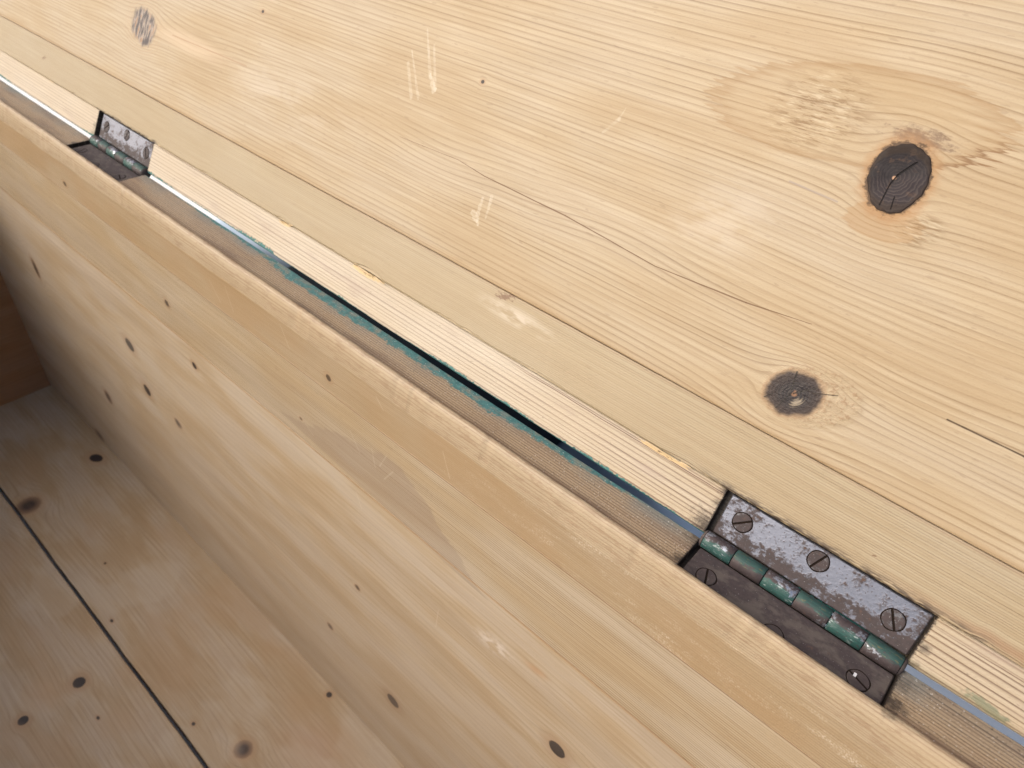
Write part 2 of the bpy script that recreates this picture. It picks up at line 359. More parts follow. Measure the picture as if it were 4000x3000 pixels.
def ledge_extra(g, col, h, rg, vv, lw):
    x, v = g.x, g.v                       # v: height below the arris, 0 .. 0.0274 across the top
    top = g.step(0.0056, 0.0066, v)
    d = 0.0262 - v
    lp = g.noise(x * 16.0, v * 120.0, 5.0, 4.0, 0.6)
    # worn pale arris and the yellow polished band below it
    edge = v + (g.noise(x * 34.0, v * 60.0, 15.0, 3.0, 0.6) - 0.5) * 0.0030
    arr = g.step(-0.0102, -0.0096, edge) * g.step(0.0060, 0.0048, v)
    am = g.noise(x * 70.0, v * 400.0, 27.0, 5.0, 0.75); col = g.mix(arr * (am * 0.6 + 0.12), col, (0.47, 0.385, 0.27)); col = g.mix(arr * g.step(0.52, 0.62, am) * 0.55, col, (0.30, 0.205, 0.13)); col = g.mix(arr * 0.16, col, (0.25, 0.17, 0.10))
    yel = g.step(-0.0096, -0.0104, edge)
    ym = g.noise(x * 10.0, v * 20.0, 25.0, 2.0)
    col = g.mix(yel * (g.step(0.40, 0.62, ym) * 0.4 + 0.22), col, (0.385, 0.262, 0.145))
    # rubbed cross scratches low on the band
    sc = g.noise(x * 1100.0 + v * 500.0, v * 900.0 - x * 300.0, 11.0, 3.0, 0.75)
    col = g.mix(yel * g.step(0.42, 0.72, sc) * g.step(-0.16, -0.02, x) * g.step(0.48, 0.72, g.noise(x * 30.0, v * 130.0, 12.0, 4.0, .7)) * 0.55, col, (0.80, 0.73, 0.62))
    h = h + yel * sc * 0.4
    # pale curved scratches
    for p_, q_ in (((-0.318, -0.018), (-0.310, -0.030)), ((-0.300, -0.014), (-0.296, -0.030)), ((-0.245, -0.012), (-0.239, -0.026)), ((-0.118, -0.018), (-0.113, -0.033)), ((-0.165, -0.014), (-0.160, -0.020))):
        dq, _ = g.seg(p_, q_); mq = g.step(0.00035, 0.0001, dq + (lp - .5).abs() * .0004); col = g.mix(mq * 0.28, col, (0.75, 0.68, 0.56))
    # grey-brown grime on the ledge
    col = g.mix(top * 0.50, col, (0.27, 0.19, 0.125)); col = g.mix(top * mn(lw * 1.6, 1.0), col, (0.09, 0.055, 0.038))
    col = g.mix(top * g.step(0.45, 0.72, lp) * 0.55, col, (0.15, 0.10, 0.075))
    col = g.mix(top * g.step(0.0115, 0.0062, v) * g.step(0.40, 0.62, g.noise(x * 7.0, 1.0, 1.0, 2.0)) * 0.6, col, (0.20, 0.10, 0.05))
    # bluish smear towards the outer edge
    bl = g.step(0.012, 0.0, d + (lp - 0.5) * 0.016) * top * (g.step(0.42, 0.62, g.noise(x * 22.0, 3.0, 3.0, 3.0)) * 0.7 + 0.3)
    col = g.mix(bl * 0.65, col, (0.13, 0.165, 0.175))
    mid = g.step(-0.40, -0.24, x) * g.step(0.0, -0.12, x)
    col = g.mix(arr * lw * 0.8, col, (0.25, 0.15, 0.08))
    wd = (g.noise(x * 14.0, 1.0, 5.0, 2.0) * 1.0 + 0.1) * (mid * 0.0062 + 0.0018)
    pm = paint_mask(g, mx(d, 0.0), wd, 6.0, 0.8) * top
    tn = g.noise(x * 420.0, v * 700.0, 2.0, 3.0)
    teal = g.mix(tn, (0.012, 0.070, 0.078), (0.07, 0.24, 0.245))
    col = g.mix(pm * g.step(0.10, 0.0, x) * (g.step(0.30, 0.55, g.noise(x * 160.0, v * 260.0, 14.0, 3.0)) * 0.5 + 0.42), col, teal)
    col = g.mix(g.step(0.0009, 0.0003, d) * top * 0.85, col, (0.02, 0.06, 0.07))
    fl = g.noise(x * 1100.0, v * 1500.0, 41.0, 1.0)
    col = g.mix(top * g.step(0.73, 0.78, fl) * 0.5, col, (0.75, 0.74, 0.72))
    col = g.mix(top * g.step(0.30, 0.26, fl) * 0.6, col, (0.05, 0.04, 0.035))
    wear = g.step(0.0035, 0.0, (v - 0.0058).abs() + (lp - .5) * 0.004)
    col = g.mix(wear * g.step(0.47, 0.62, g.noise(x * 130.0, v * 500.0, 51.0, 3.0, .7)) * 0.6, col, (0.20, 0.12, 0.075))
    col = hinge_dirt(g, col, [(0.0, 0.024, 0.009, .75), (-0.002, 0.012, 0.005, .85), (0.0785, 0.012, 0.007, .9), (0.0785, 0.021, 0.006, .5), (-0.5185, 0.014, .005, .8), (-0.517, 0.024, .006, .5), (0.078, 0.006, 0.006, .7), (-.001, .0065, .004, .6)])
    col = mortise_dark(g, col, top)
    h = h + top * lp * 0.8
    rg = rg + top * 0.1
    return col, h, rg

def back_extra(g, col, h, rg, vv, lw):
    x, v = g.x, g.v
    # purplish stain with crisp pointed outline
    rag = (g.noise(x * 22.0, v * 80.0, 3.0, 5.0, .65) - .5) * 0.018
    c0 = (x + 0.262) * -0.08 - 0.0885          # lower edge
    up = mn((x + 0.262) * 0.36 - 0.0865, (x + 0.099) * -0.80 - 0.0890)
    m_ = g.step(0.0, 0.0012, v - c0) * g.step(0.0, 0.0022, mn(up, -0.0500) - v + rag)
    col = g.mix(m_ * 0.40, col, (0.25, 0.185, 0.145))
    for p_, q_ in (((-0.235, -0.079), (-0.228, -0.084)), ((-0.19, -0.054), (-0.183, -0.066)), ((-0.172, -0.055), (-0.17, -0.068)), ((-0.16, -0.052), (-0.166, -0.064)), ((-0.155, -0.060), (-0.163, -0.072)), ((-0.12, -0.150), (-0.122, -0.170)), ((-0.19, -0.104), (-0.186, -0.116))):
        dq, _ = g.seg(p_, q_); mq = g.step(0.0007, 0.0002, dq + rag.abs() * 0.05); col = g.mix(mq * 0.18, col, (0.75, 0.68, 0.56))
    hz = g.step(1.0, 0.0, g.ell(-0.078, -0.137, 0.022, 0.012, 0.3)) * g.step(0.4, 0.6, g.noise(x * 90.0, v * 160.0, 6.0, 4.0, .7))
    col = g.mix(hz * 0.45, col, (0.85, 0.80, 0.76))
    br = g.step(1.0, 0.0, g.ell(-0.048, -0.126, 0.012, 0.005, 0.2)); col = g.mix(br * 0.5, col, (0.42, 0.22, 0.10))
    # broad figure of the flat sawn board
    bn = g.noise(x * 3.0, vv * 30.0, 33.0, 2.0)
    col = g.mix(g.step(0.50, 0.68, bn) * 0.26, col, (0.33, 0.25, 0.165)); col = g.mix(g.step(0.46, 0.34, bn) * 0.15, col, (0.60, 0.54, 0.44))
    col = g.mix(g.step(0.0015, 0.0, (v + 0.0975).abs()) * 0.5, col, (0.42, 0.27, 0.12))
    for zc in (-0.0364, -0.0969):
        col = g.mix(g.step(0.0009, 0.0002, (v - zc).abs()) * 0.7, col, (0.22, 0.12, 0.055))
    # shade deepening towards the floor, painted into the colour
    col = g.mix(g.step(-0.12, -0.40, v) * 0.18, col, (0.42, 0.33, 0.27))
    return col, h, rg

def floor_extra(g, col, h, rg, vv, lw):
    x, v = g.x, g.v
    q = g.noise(x * 9.0, v * 16.0, 3.0, 3.0)
    col = g.mix(g.step(0.50, 0.66, q) * 0.35, col, (0.38, 0.25, 0.14))
    col = g.mix(g.step(1.0, 0.0, g.ell(-0.23, -0.07, 0.05, 0.035, 0.2) + (q - .5) * 1.2) * 0.5, col, (0.40, 0.26, 0.17))
    col = g.mix(g.step(1.0, 0.0, g.ell(-0.44, -0.205, 0.03, 0.025, 0.2) + (q - .5)) * 0.5, col, (0.42, 0.27, 0.145))
    col = g.mix(g.step(0.45, 0.35, q) * 0.25, col, (0.50, 0.43, 0.34))
    return col, h, rg

mat_panel = wood('pine_lid_panel', PINE, PINE_L, 0.0023, 0.0,
    [(-0.0014, 0.1457, 0.0088, 0.0112, 0.35, 'flow'), (0.0040, 0.0658, 0.0140, 0.0100, 0.25, 'flow'),
     (-0.4825, 0.0888, 0.0150, 0.0100, 0.1, 'flow'), (-0.1841, 0.1293, 0.0014, 0.0012, 0.0, 'dot'),
     (-0.3585, 0.1245, 0.0016, 0.0012, 0.0, 'dot')],
    warp=0.0009, wfx=2.4, wfy=12.0, vary=3.6, vf=26.0, ring=0.48, extra=lid_extra, band=(0.093, 0.026, 0.014), spec=0.28, rough=0.50)
mat_strip1 = wood('pine_hinge_rail', (0.475, 0.40, 0.295), (0.13, 0.07, 0.038), 0.0019, 2.0, warp=0.0008, wfx=2.2, wfy=8.0, vary=4.0, vf=60.0, ring=1.0, extra=strip1_extra, mottle=0.4, fuzz=0.5)
mat_strip2 = wood('pine_inner_rail', (0.400, 0.332, 0.222), (0.14, 0.085, 0.045), 0.00092, 4.0, warp=0.0010, wfx=2.6, wfy=8.0, vary=3.0, vf=70.0, ring=0.8, extra=strip2_extra, mottle=0.35)
mat_ledge = wood('pine_back_rail', (0.46, 0.37, 0.25), (0.16, 0.095, 0.05), 0.00135, 6.0, [(-0.2045, -0.0258, 0.0026, 0.0026, 0.6, 'dark'), (-0.521, -0.0283, 0.003, 0.0024, 0.0, 'dark')],
    warp=0.0010, wfx=2.4, wfy=10.0, vary=3.0, vf=60.0, ring=0.55, extra=ledge_extra, mottle=0.4, rough=0.42, fuzz=0.3)
BK = [(-0.3928, -0.0711, 0.0030, 0.0034, 0.0, 'dark'), (-0.4982, -0.1649, 0.0085, 0.0075, 0.0, 'dark'), (-0.4922, -0.2118, 0.0070, 0.0070, 0.0, 'dark'), (-0.442, -0.2184, 0.0060, 0.0055, 0.0, 'soft'),
      (-0.3743, -0.1158, 0.0035, 0.0035, 0.0, 'dark'), (-0.1694, -0.3284, 0.0080, 0.0085, 0.0, 'dark'), (-0.0262, -0.1823, 0.0068, 0.0078, 0.0, 'dark'), (-0.2390, -0.0780, 0.0016, 0.0014, 0.0, 'soft'),
      (-0.7195, -0.4245, 0.012, 0.008, 0.0, 'soft'), (-0.62, -0.30, 0.008, 0.009, 0.0, 'soft'), (-0.70, -0.18, 0.006, 0.012, 0.0, 'soft'), (-0.245, -0.31, 0.004, 0.004, 0.0, 'soft'), (-0.20, -0.21, 0.003, 0.003, 0.0, 'soft')]
mat_back = wood('pine_back_board', (0.510, 0.420, 0.295), (0.17, 0.11, 0.06), 0.0016, 8.0, BK, warp=0.0020, wfx=2.0, wfy=6.0, vary=6.0, vf=16.0, ring=1.0, extra=back_extra, mottle=0.55, rough=0.40, spec=0.4)
mat_back2 = wood('pine_wide_back_board', (0.515, 0.425, 0.31), (0.27, 0.195, 0.12), 0.0060, 9.0, BK, warp=0.0080, wfx=1.8, wfy=7.0, vary=4.0, vf=9.0, ring=0.34, extra=back_extra, mottle=0.7, rough=0.40, spec=0.4)
FK = [(-0.4285, -0.1811, 0.0068, 0.0062, 0.3, 'dark'), (-0.4280, -0.2285, 0.0052, 0.0052, 0.0, 'dark'), (-0.3849, -0.1844, 0.0028, 0.0016, 0.0, 'dot'), (-0.2710, -0.1130, 0.0085, 0.0080, 0.2, 'soft'),
      (-0.672, -0.1300, 0.013, 0.013, 0.3, 'soft'), (-0.6929, -0.046, 0.0105, 0.0070, 0.3, 'dark'), (-0.4688, -0.1328, 0.0030, 0.0018, 0.0, 'dot'), (-0.5385, -0.1067, 0.0018, 0.0016, 0.0, 'dot'), (-0.2574, -0.0330, 0.004, 0.0034, 0.0, 'dot'), (-0.3211, -0.1313, 0.0025, 0.0020, 0.0, 'dot')]
mat_floor = wood('pine_floor_board', (0.445, 0.35, 0.24), (0.24, 0.16, 0.095), 0.0042, 11.0, FK, warp=0.0080, wfx=3.0, wfy=9.0, vary=4.0, vf=12.0, ring=0.36, extra=floor_extra, mottle=0.8, rough=0.5)
mat_end = wood('pine_end_board', (0.40, 0.235, 0.125), (0.22, 0.12, 0.06), 0.004, 13.0, warp=0.005, wfx=3.0, wfy=9.0, vary=4.0, vf=12.0, ring=0.4, mottle=0.8, rough=0.5)

# ------------------------------------------------------------------ metals
def metal(name, rust_bias, gloss=0.30, tint=(0.50, 0.53, 0.60), dust=0.0):
    g = G(name); x, v = g.x, g.v
    oi = g.t.nodes.new('ShaderNodeObjectInfo'); z = V(g, oi.outputs['Random']) * 20.0
    n1 = g.noise(x * 150.0, v * 190.0, z, 5.0, 0.68); n2 = g.noise(x * 620.0, v * 700.0, z + 4.0, 3.0, 0.6)
    n3 = g.noise(x * 60.0, v * 60.0, z + 9.0, 2.0)
    m_ = n1 * 0.56 + n2 * 0.34 + n3 * 0.26
    bias = rust_bias(g) if callable(rust_bias) else rust_bias
    rust = g.step(0.51, 0.63, m_ + bias)
    rc = g.mix(n2, (0.020, 0.016, 0.018), (0.080, 0.058, 0.058)); rc = g.mix(g.step(0.6, 0.75, n1) * 0.6, rc, (0.15, 0.075, 0.042))
    mc = g.mix(n2, tuple(c * 0.72 for c in tint), tint)
    pit = g.step(0.63, 0.70, g.noise(x * 900.0, v * 900.0, z + 2.0, 2.0))
    mc = g.mix(pit * 0.85, mc, (0.06, 0.05, 0.055))
    col = g.mix(rust, mc, rc)
    fl = g.noise(x * 1500.0, v * 1500.0, z + 7.0, 1.0)
    col = g.mix(g.step(0.70, 0.76, fl) * 0.25, col, (0.55, 0.55, 0.56))
    if dust: col = g.mix(g.step(0.44, 0.62, g.noise(x * 90.0, v * 150.0, z + 5.0, 5.0, .7)) * dust, col, (0.125, 0.105, 0.090))
    g.put(g.b.inputs['Base Color'], col)
    g.put(g.b.inputs['Metallic'], (1.0 - rust) * (1.0 - pit) * 0.92)
    g.put(g.b.inputs['Roughness'], rust * 0.28 + n2 * 0.22 + gloss)
    g.bump(n2 * 0.5 + n1 * 0.6 + rust * 0.35, 0.5, 0.00025)
    return g
def upper_bias(g):
    # rustier near the knuckle and towards the far end; x runs 0..0.076, v 0..0.022
    return g.step(0.0120, 0.0070, g.v) * 0.13 + g.step(0.060, 0.076, g.x) * 0.05 - 0.070
mat_leaf_up = metal('worn_steel', upper_bias, 0.29, (0.27, 0.29, 0.36)).m
mat_leaf_low = metal('rusty_steel', 0.20, 0.42, dust=0.55).m
mat_screw = metal('dark_screw_steel', 0.045, 0.34, (0.20, 0.20, 0.22)).m
mat_screw_low = metal('dusty_screw_steel', 0.20, 0.45, (0.2, 0.2, 0.22), dust=0.22).m
mat_wire = metal('black_screw_steel', -0.10, 0.22, (0.16, 0.15, 0.15)).m
def knuckle_mat(name, bright):
    g = metal(name, 0.10 if not bright else 0.04, 0.24)
    x, a = g.x, g.v                                       # a: angle round the barrel in turns * 0.02
    old = g.b.inputs['Base Color'].links[0].from_socket
    n = g.noise(x * 260.0, a * 900.0, 3.0, 4.0, 0.65); st = g.noise(x * 60.0, a * 2600.0, 4.0, 2.0)
    n4 = g.noise(x * 800.0, a * 1500.0, 8.0, 2.0)
    side = a / 0.02 * 360.0 + (n - 0.5) * 90.0
    m_ = g.step(56.0 if bright else 36.0, 72.0 if bright else 56.0, side) * g.step(0.30, 0.42, n4 * 0.6 + n * 0.4) * (0.96 if bright else 0.80)
    gc = g.mix(st, (0.007, 0.036, 0.033), (0.030, 0.110, 0.095)); gc = g.mix(g.step(0.60, 0.70, n) * 0.5, gc, (0.20, 0.15, 0.05) if not bright else (0.45, 0.5, 0.5))
    col = g.mix(m_, V(g, old), gc)
    g.put(g.b.inputs['Base Color'], col)
    om = g.b.inputs['Metallic'].links[0].from_socket
    g.put(g.b.inputs['Metallic'], V(g, om) * (1.0 - m_))
    return g.m
mat_kn_up = knuckle_mat('painted_worn_barrel', True); mat_kn_low = knuckle_mat('painted_rusty_barrel', False)

def plain(name, col, rough=0.7, nz=0.3, sc=40.0, spec=0.4):
    g = G(name); tc = g.t.nodes.new('ShaderNodeTexCoord'); sp = g.t.nodes.new('ShaderNodeSeparateXYZ'); g.t.links.new(tc.outputs['Object'], sp.inputs[0])
    n = g.noise(V(g, sp.outputs[0]) * sc, V(g, sp.outputs[1]) * sc, V(g, sp.outputs[2]) * sc, 4.0, .6)
    g.put(g.b.inputs['Base Color'], g.mix(n * nz * 2, col, tuple(c * 0.6 for c in col)))
    g.b.inputs['Roughness'].default_value = rough; g.b.inputs['Specular IOR Level'].default_value = spec
    g.bump(n, 0.4, 0.002)
    return g.m
mat_ground = plain('pale_ground', (0.96, 0.94, 0.89), 0.7, 0.05, 3.0)
mat_dark = plain('dark_cloth', (0.010, 0.014, 0.018), 0.9, 0.3, 60.0, 0.1)
mat_screw_gap = plain('screw_gap_dark', (0.020, 0.014, 0.011), 0.95, 0.5, 900.0, 0.1)  # dark of the screw slots and gaps, put in as colour
mat_splinter = plain('pale_splinter', (0.66, 0.50, 0.30), 0.6, 0.4, 900.0)
mat_flake = plain('pale_flake', (0.75, 0.76, 0.80), 0.5, 0.2, 900.0)

# ------------------------------------------------------------------ builders
def link(o, parent=None, label=None):
    C.objects.link(o)
    if parent is not None: o.parent = parent
    if label: o['label'] = label
    return o
def mesh_from(name, verts, faces, uvs, mat, smooth=False):
    me = bpy.data.meshes.new(name); me.from_pydata(verts, [], faces)
    ul = me.uv_layers.new(name='UVMap')
    for p_ in me.polygons:
        p_.use_smooth = smooth
        for li in p_.loop_indices: ul.data[li].uv = uvs[me.loops[li].vertex_index]
    bm = bmesh.new(); bm.from_mesh(me); bmesh.ops.recalc_face_normals(bm, faces=bm.faces); bm.to_mesh(me); bm.free()
    if mat: me.materials.append(mat)
    return me
def board(name, mat, prof, xs, O=(0, 0, 0), A=(0, 1, 0), B=(0, 0, 1), shape=None, parent=None, label=None, smooth=False, along=(1, 0, 0)):
    """prof: closed outline (a, b, uv_v); xs: stations along the board; shape(i, x, a, b) -> (a, b)"""
    O, A, B, L = Vector(O), Vector(A), Vector(B), Vector(along); n = len(prof); vs, uv, fs = [], [], []
    for x in xs:
        for i, (a, b, s) in enumerate(prof):
            if shape: a, b = shape(i, x, a, b)
            vs.append(O + L * x + A * a + B * b); uv.append((x, s))
    for k in range(len(xs) - 1):
        for i in range(n):
            j = (i + 1) % n; fs.append((k * n + i, k * n + j, (k + 1) * n + j, (k + 1) * n + i))
    fs.append(tuple(range(n))); fs.append(tuple(range((len(xs) - 1) * n, len(xs) * n)))
    me = mesh_from(name, vs, fs, uv, mat, smooth)
    return link(bpy.data.objects.new(name, me), parent, label)
def wob(x, seed, sc=1.0):
    """smooth irregular value about -1..1"""
    s = 0
    for k, (f, a) in enumerate(((17, .45), (43, .3), (97, .2), (233, .14), (521, .10))): s += a * math.sin(x * f * sc + seed * (k + 1.7) * 2.1)
    return s
def lerp_tab(tab, x):
    if x <= tab[0][0]: return tab[0][1]
    for (a, b), (c, d) in zip(tab, tab[1:]):
        if x <= c: return b + (d - b) * (x - a) / (c - a)
    return tab[-1][1]
def stations(x0, x1, step, cuts=()):
    n = max(2, int((x1 - x0) / step)); s = [x0 + (x1 - x0) * i / n for i in range(n + 1)]
    for c in cuts: s = [q for q in s if abs(q - c) > 0.0006] + [c - 0.0001, c + 0.0001]
    return sorted(s)

PHI = 2.0611337
U = Vector((0, -math.cos(PHI), math.sin(PHI))); NF = Vector((0, -math.sin(PHI), -math.cos(PHI)))
X0, X1 = -0.8639, 0.43
YI, ZF = -0.0274, -0.4321
H1, H2, HL = -0.5150, 0.0, 0.076
MORT = [(H1 - 0.0022, H1 + HL + 0.0010), (H2 - 0.0012, H2 + HL + 0.0006)]
def inm(x, k=None):
    return any(a < x < b for a, b in MORT)
CUTS = [c for m_ in MORT for c in m_]

chest = link(bpy.data.objects.new('wooden_chest', None)); chest.location = (0, 0, 0)
chest['label'] = 'open pine chest with its lid tipped back on two rusty hinges, seen from inside'
chest['category'] = 'chest'

# lid panel (part) with its two rails, knot and chips (sub-parts)
def rect(v0, v1, n0, n1, bev=0.0005):
    """outline of a board with eased front edges, (v, n, uv)"""
    return [(v0, n0, v0), (v0, n1 - bev * 1.4, v0), (v0 + bev * 0.4, n1 - bev * 0.35, v0 + bev * .5), (v0 + bev * 1.4, n1, v0 + bev * 1.4),
            ((v0 + v1) / 2, n1, (v0 + v1) / 2), (v1 - bev * 1.4, n1, v1 - bev * 1.4), (v1 - bev * 0.4, n1 - bev * 0.35, v1 - bev * .5), (v1, n1 - bev * 1.4, v1), (v1, n0, v1)]
LX = [X0 - 0.02, X1 + 0.02]
seam = lambda x: 0.00016 * wob(x, 3)
def sh_panel(i, x, a, b):
    if i < 4: a += seam(x)
    return a, b
lid = board('lid', mat_panel, rect(0.04835, 0.245, -0.018, 0.0008, 0.00045), stations(LX[0], LX[1], 0.0025), A=U, B=NF, shape=sh_panel, parent=chest, label='wide knotty pine panel of the open lid')
def sh_r2(i, x, a, b):
    if i >= 6: a += seam(x)
    elif i < 4:
        chip = max(0.0, wob(x, 5, 1.3) - 0.45) * 0.0016 + 0.00012 * wob(x, 2, 4) + 0.0003
        for cx, cw, cd in ((-0.213, 0.012, 0.0016), (-0.29, 0.006, 0.0008), (-0.556, 0.005, 0.0008), (-0.02, 0.012, 0.0007), (-0.10, 0.02, 0.0005), (-0.37, 0.008, 0.0007), (-0.435, 0.006, 0.0009)):
            chip += cd * max(0, 1 - ((x - cx) / cw) ** 2)
        a += chip if i > 1 else chip * 0.3
        if i == 2: b -= chip * 0.5
    return a, b
board('rail', mat_strip2, rect(0.0219, 0.0482, -0.018, 0.0010, 0.0004), stations(LX[0], LX[1], 0.0012), A=U, B=NF, shape=sh_r2, parent=lid, label='brownish fine-grained inner rail of the lid')
board('board', mat_panel, rect(0.2456, 0.44, -0.018, 0.0, 0.0009), [LX[0], LX[1]], A=U, B=NF, parent=lid)
LIDE = [(-0.9, .0016), (-0.69, .0015), (-0.45, .0012), (-0.30, .0009), (-0.118, .0011), (-0.075, .0012), (0.0, .0013), (0.078, .0016), (0.114, .0021), (0.5, .005)]
def sh_r1(i, x, a, b):
    e = lerp_tab(LIDE, x) + 0.00016 * wob(x, 4, 3)
    if i <= 2:
        a = a - 0.0026 + e
        if inm(x): b = min(b, (-0.0042, -0.0042, -0.0038)[i]) if i else b
    if i in (3, 4, 5) and inm(x): b = -0.0038
    return a, b
r1 = board('rail', mat_strip1, [(0.0026, -0.018, -0.01), (0.0026, -0.0009, 0.0022), (0.0033, -0.0001, 0.0030), (0.0042, 0.0, 0.0042), (0.0213, 0.0, 0.0213), (0.0217, -0.0005, 0.0217), (0.0217, -0.018, 0.03)],
      stations(LX[0], LX[1], 0.0010, CUTS), A=U, B=NF, shape=sh_r1, parent=lid, label='pale coarse-grained hinge rail along the back edge of the lid')

# the big black knot, loose in its hole: a domed disc with a split, over a dark gap
def knot_mat():
    g = G('black_knot'); x, v = g.x, g.v
    r = (x * x + v * v).sqrt() / 0.0090
    wv = g.noise(x * 160.0, v * 160.0, 1.0, 3.0)
    rings = ((r * 8.0 + wv * 3.4 + g.noise(x * 600.0, v * 600.0, 5.0, 2.0) * 0.5).fract())
    col = g.mix(g.noise(x * 300.0, v * 300.0, 3.0, 4.0, .65), (0.005, 0.004, 0.006), (0.026, 0.021, 0.024))
    lt = g.step(-0.004, 0.004, x * 0.6 - v * 0.8 + (wv - .5) * .012); col = g.mix(lt * 0.5, col, (0.042, 0.032, 0.036)); col = g.mix(g.step(0.58, 0.68, g.noise(x * 210.0, v * 210.0, 8.0, 4.0, .7)) * 0.5, col, (0.085, 0.052, 0.036))
    col = g.mix((lt * 0.7 + 0.3) * g.step(0.4, 0.9, rings) * 0.32, col, (0.12, 0.095, 0.085))
    col = g.mix(g.step(0.14, 0.08, g.ell(-0.0010, -0.0004, 0.006, 0.006)), col, (0.40, 0.24, 0.15))
    col = g.mix(g.step(0.86, 1.02, r + (wv - .5) * .25) * 0.6, col, (0.035, 0.022, 0.014))
    hh = rings * 0.4 + wv
    cr = None
    for p_, q_, w_ in (((0.0030, 0.0062), (-0.0004, 0.0008), .00028), ((-0.0004, 0.0008), (-0.0012, -0.0030), .00024), ((-0.0012, -0.0030), (-0.0010, -0.0098), .00018), ((0.0020, -0.0060), (0.0028, -0.0100), .00016)):
        dq, _ = g.seg(p_, q_); m_ = g.step(1.6, 0.6, (dq + (wv - .5).abs() * .0004) / w_); col = g.mix(m_, col, (0.004, 0.003, 0.003)); hh = hh - m_ * 5
    g.put(g.b.inputs['Base Color'], col); g.b.inputs['Specular IOR Level'].default_value = 0.25; g.put(g.b.inputs['Roughness'], wv * 0.4 + 0.45)
    g.bump(hh, 0.6, 0.0004); return g.m
def knot_disc(name, mat, cx, cv, pp, qq, parent, label, n0=0.00095, dome=0.00035, jag=0.05):
    vs, uv, fs = [], [], []; NA = 72; rad = [0.0, 0.5, 0.85, 0.96, 1.0, 1.005]; hz = [dome, dome * .95, dome * .75, dome * .45, 0, -0.0012]
    for k, (r, h_) in enumerate(zip(rad, hz)):
        for i in range(NA if k else 1):
            t = 2 * math.pi * i / NA; jr = 1 + jag * (0.5 * math.sin(3 * t + 1) + 0.35 * math.sin(7 * t) + 0.3 * math.sin(17 * t + 2)) * (r > .8)
            a, b = r * jr * math.cos(t), r * jr * math.sin(t)
            dx, dv = a * pp[0] + b * qq[0], a * pp[1] + b * qq[1]
            vs.append(Vector((cx + dx, 0, 0)) + U * (cv + dv) + NF * (n0 + h_)); uv.append((dx, dv))
    for i in range(NA): fs.append((0, 1 + i, 1 + (i + 1) % NA))
    for k in range(1, len(rad) - 1):
        for i in range(NA):
            j = (i + 1) % NA; a0 = 1 + (k - 1) * NA; b0 = 1 + k * NA; fs.append((a0 + i, b0 + i, b0 + j, a0 + j))
    return link(bpy.data.objects.new(name, mesh_from(name, vs, fs, uv, mat, True)), parent, label)
knot_disc('knot', knot_mat(), -0.0009, 0.1452, (0.0078, 0.0054), (-0.0052, 0.00995), lid, 'big black knot with a diagonal split')

# back of the chest: top rail with ledge and rounded lip, then two boards
LEDE = [(-0.9, -.0003), (-0.69, -.0002), (-0.30, -.0004), (-0.118, -.0010), (-0.075, -.0011), (0.0, -.0003), (0.078, .0003), (0.114, .0009), (0.5, .003)]
LP = [(YI, -0.0359, -0.0359), (YI, -0.0180, -0.0180), (YI, -0.0098, -0.0100), (-0.0266, -0.0055, -0.0052), (-0.0255, -0.0008, -0.0008), (-0.0243, 0.0021, 0.0018), (-0.0234, 0.0032, 0.0034), (-0.0217, 0.0036, 0.0050), (-0.0211, 0.0026, 0.0058),
      (-0.0207, 0.0003, 0.0064), (-0.0204, 0.0, 0.0068), (-0.0040, 0.0, 0.0234), (-0.0021, -0.0001, 0.0253), (-0.0014, -0.0008, 0.0262), (-0.0012, -0.0018, 0.0270), (-0.0012, -0.0359, 0.06)]
DENTS = [(random.uniform(-0.75, 0.15), random.uniform(0.0015, 0.006), random.uniform(0.0001, 0.00035)) for _ in range(40)]
def sh_led(i, x, a, b):
    if 3 <= i <= 8:
        dent = sum(d_ * max(0, 1 - ((x - c_) / w_) ** 2) for c_, w_, d_ in DENTS)
        a += 0.00030 * wob(x, 6, .6) + 0.00010 * wob(x, 16, 4) + dent * 0.7; b += 0.0003 * wob(x, 9, .5) - dent + (0.00010 * wob(x, 1, 5) if i > 5 else 0)
    if i == 2: b += 0.0007 * wob(x, 2, .8) + 0.0003 * wob(x, 22, 3)
    if 12 <= i <= 14: a += lerp_tab(LEDE, x) + 0.0012 + 0.00014 * wob(x, 12, 3)
    if inm(x):
        if i == 9: a, b = -0.0222, -0.0030
        if i == 8: a, b = -0.0216, 0.0022
        if i == 10: a, b = -0.0220, -0.0038
        if i in (11, 12): b = -0.0038
        if i in (13, 14): b = -0.0044
    return a, b
brail = board('back_rail', mat_ledge, LP, stations(X0, X1, 0.0010, CUTS), shape=sh_led, parent=chest, label='top rail of the chest back with worn rounded lip and green-edged ledge', smooth=False)
nL = len(LP)
for k_, p_ in enumerate(brail.data.polygons):
    if k_ % nL in (3, 4, 5, 6): p_.use_smooth = True
def zrect(z0, z1, y, th=0.024, bev=0.00018):   # vertical board facing the front
    return [(y + th, z0, z0 - .1), (y + bev, z0, z0), (y, z0 + bev, z0 + bev), (y, z1 - bev, z1 - bev), (y + bev, z1, z1), (y + th, z1, z1 + .1)]
board('back_board', mat_back, zrect(-0.0968, -0.0362, YI + 0.0001), [X0, X1], parent=chest, label='fine-grained board of the chest back below the rail, with a purplish stain')
board('back_board', mat_back2, zrect(ZF, -0.0970, YI), [X0, X1], parent=chest, label='wide lower board of the chest back with scattered dark knots')
def frect(y0, y1, z, th=0.018, bev=0.0007):
    return [(y0, z - th, y0 - .1), (y0, z - bev, y0), (y0 + bev, z, y0 + bev), (y1 - bev, z, y1 - bev), (y1, z - bev, y1), (y1, z - th, y1 + .1)]
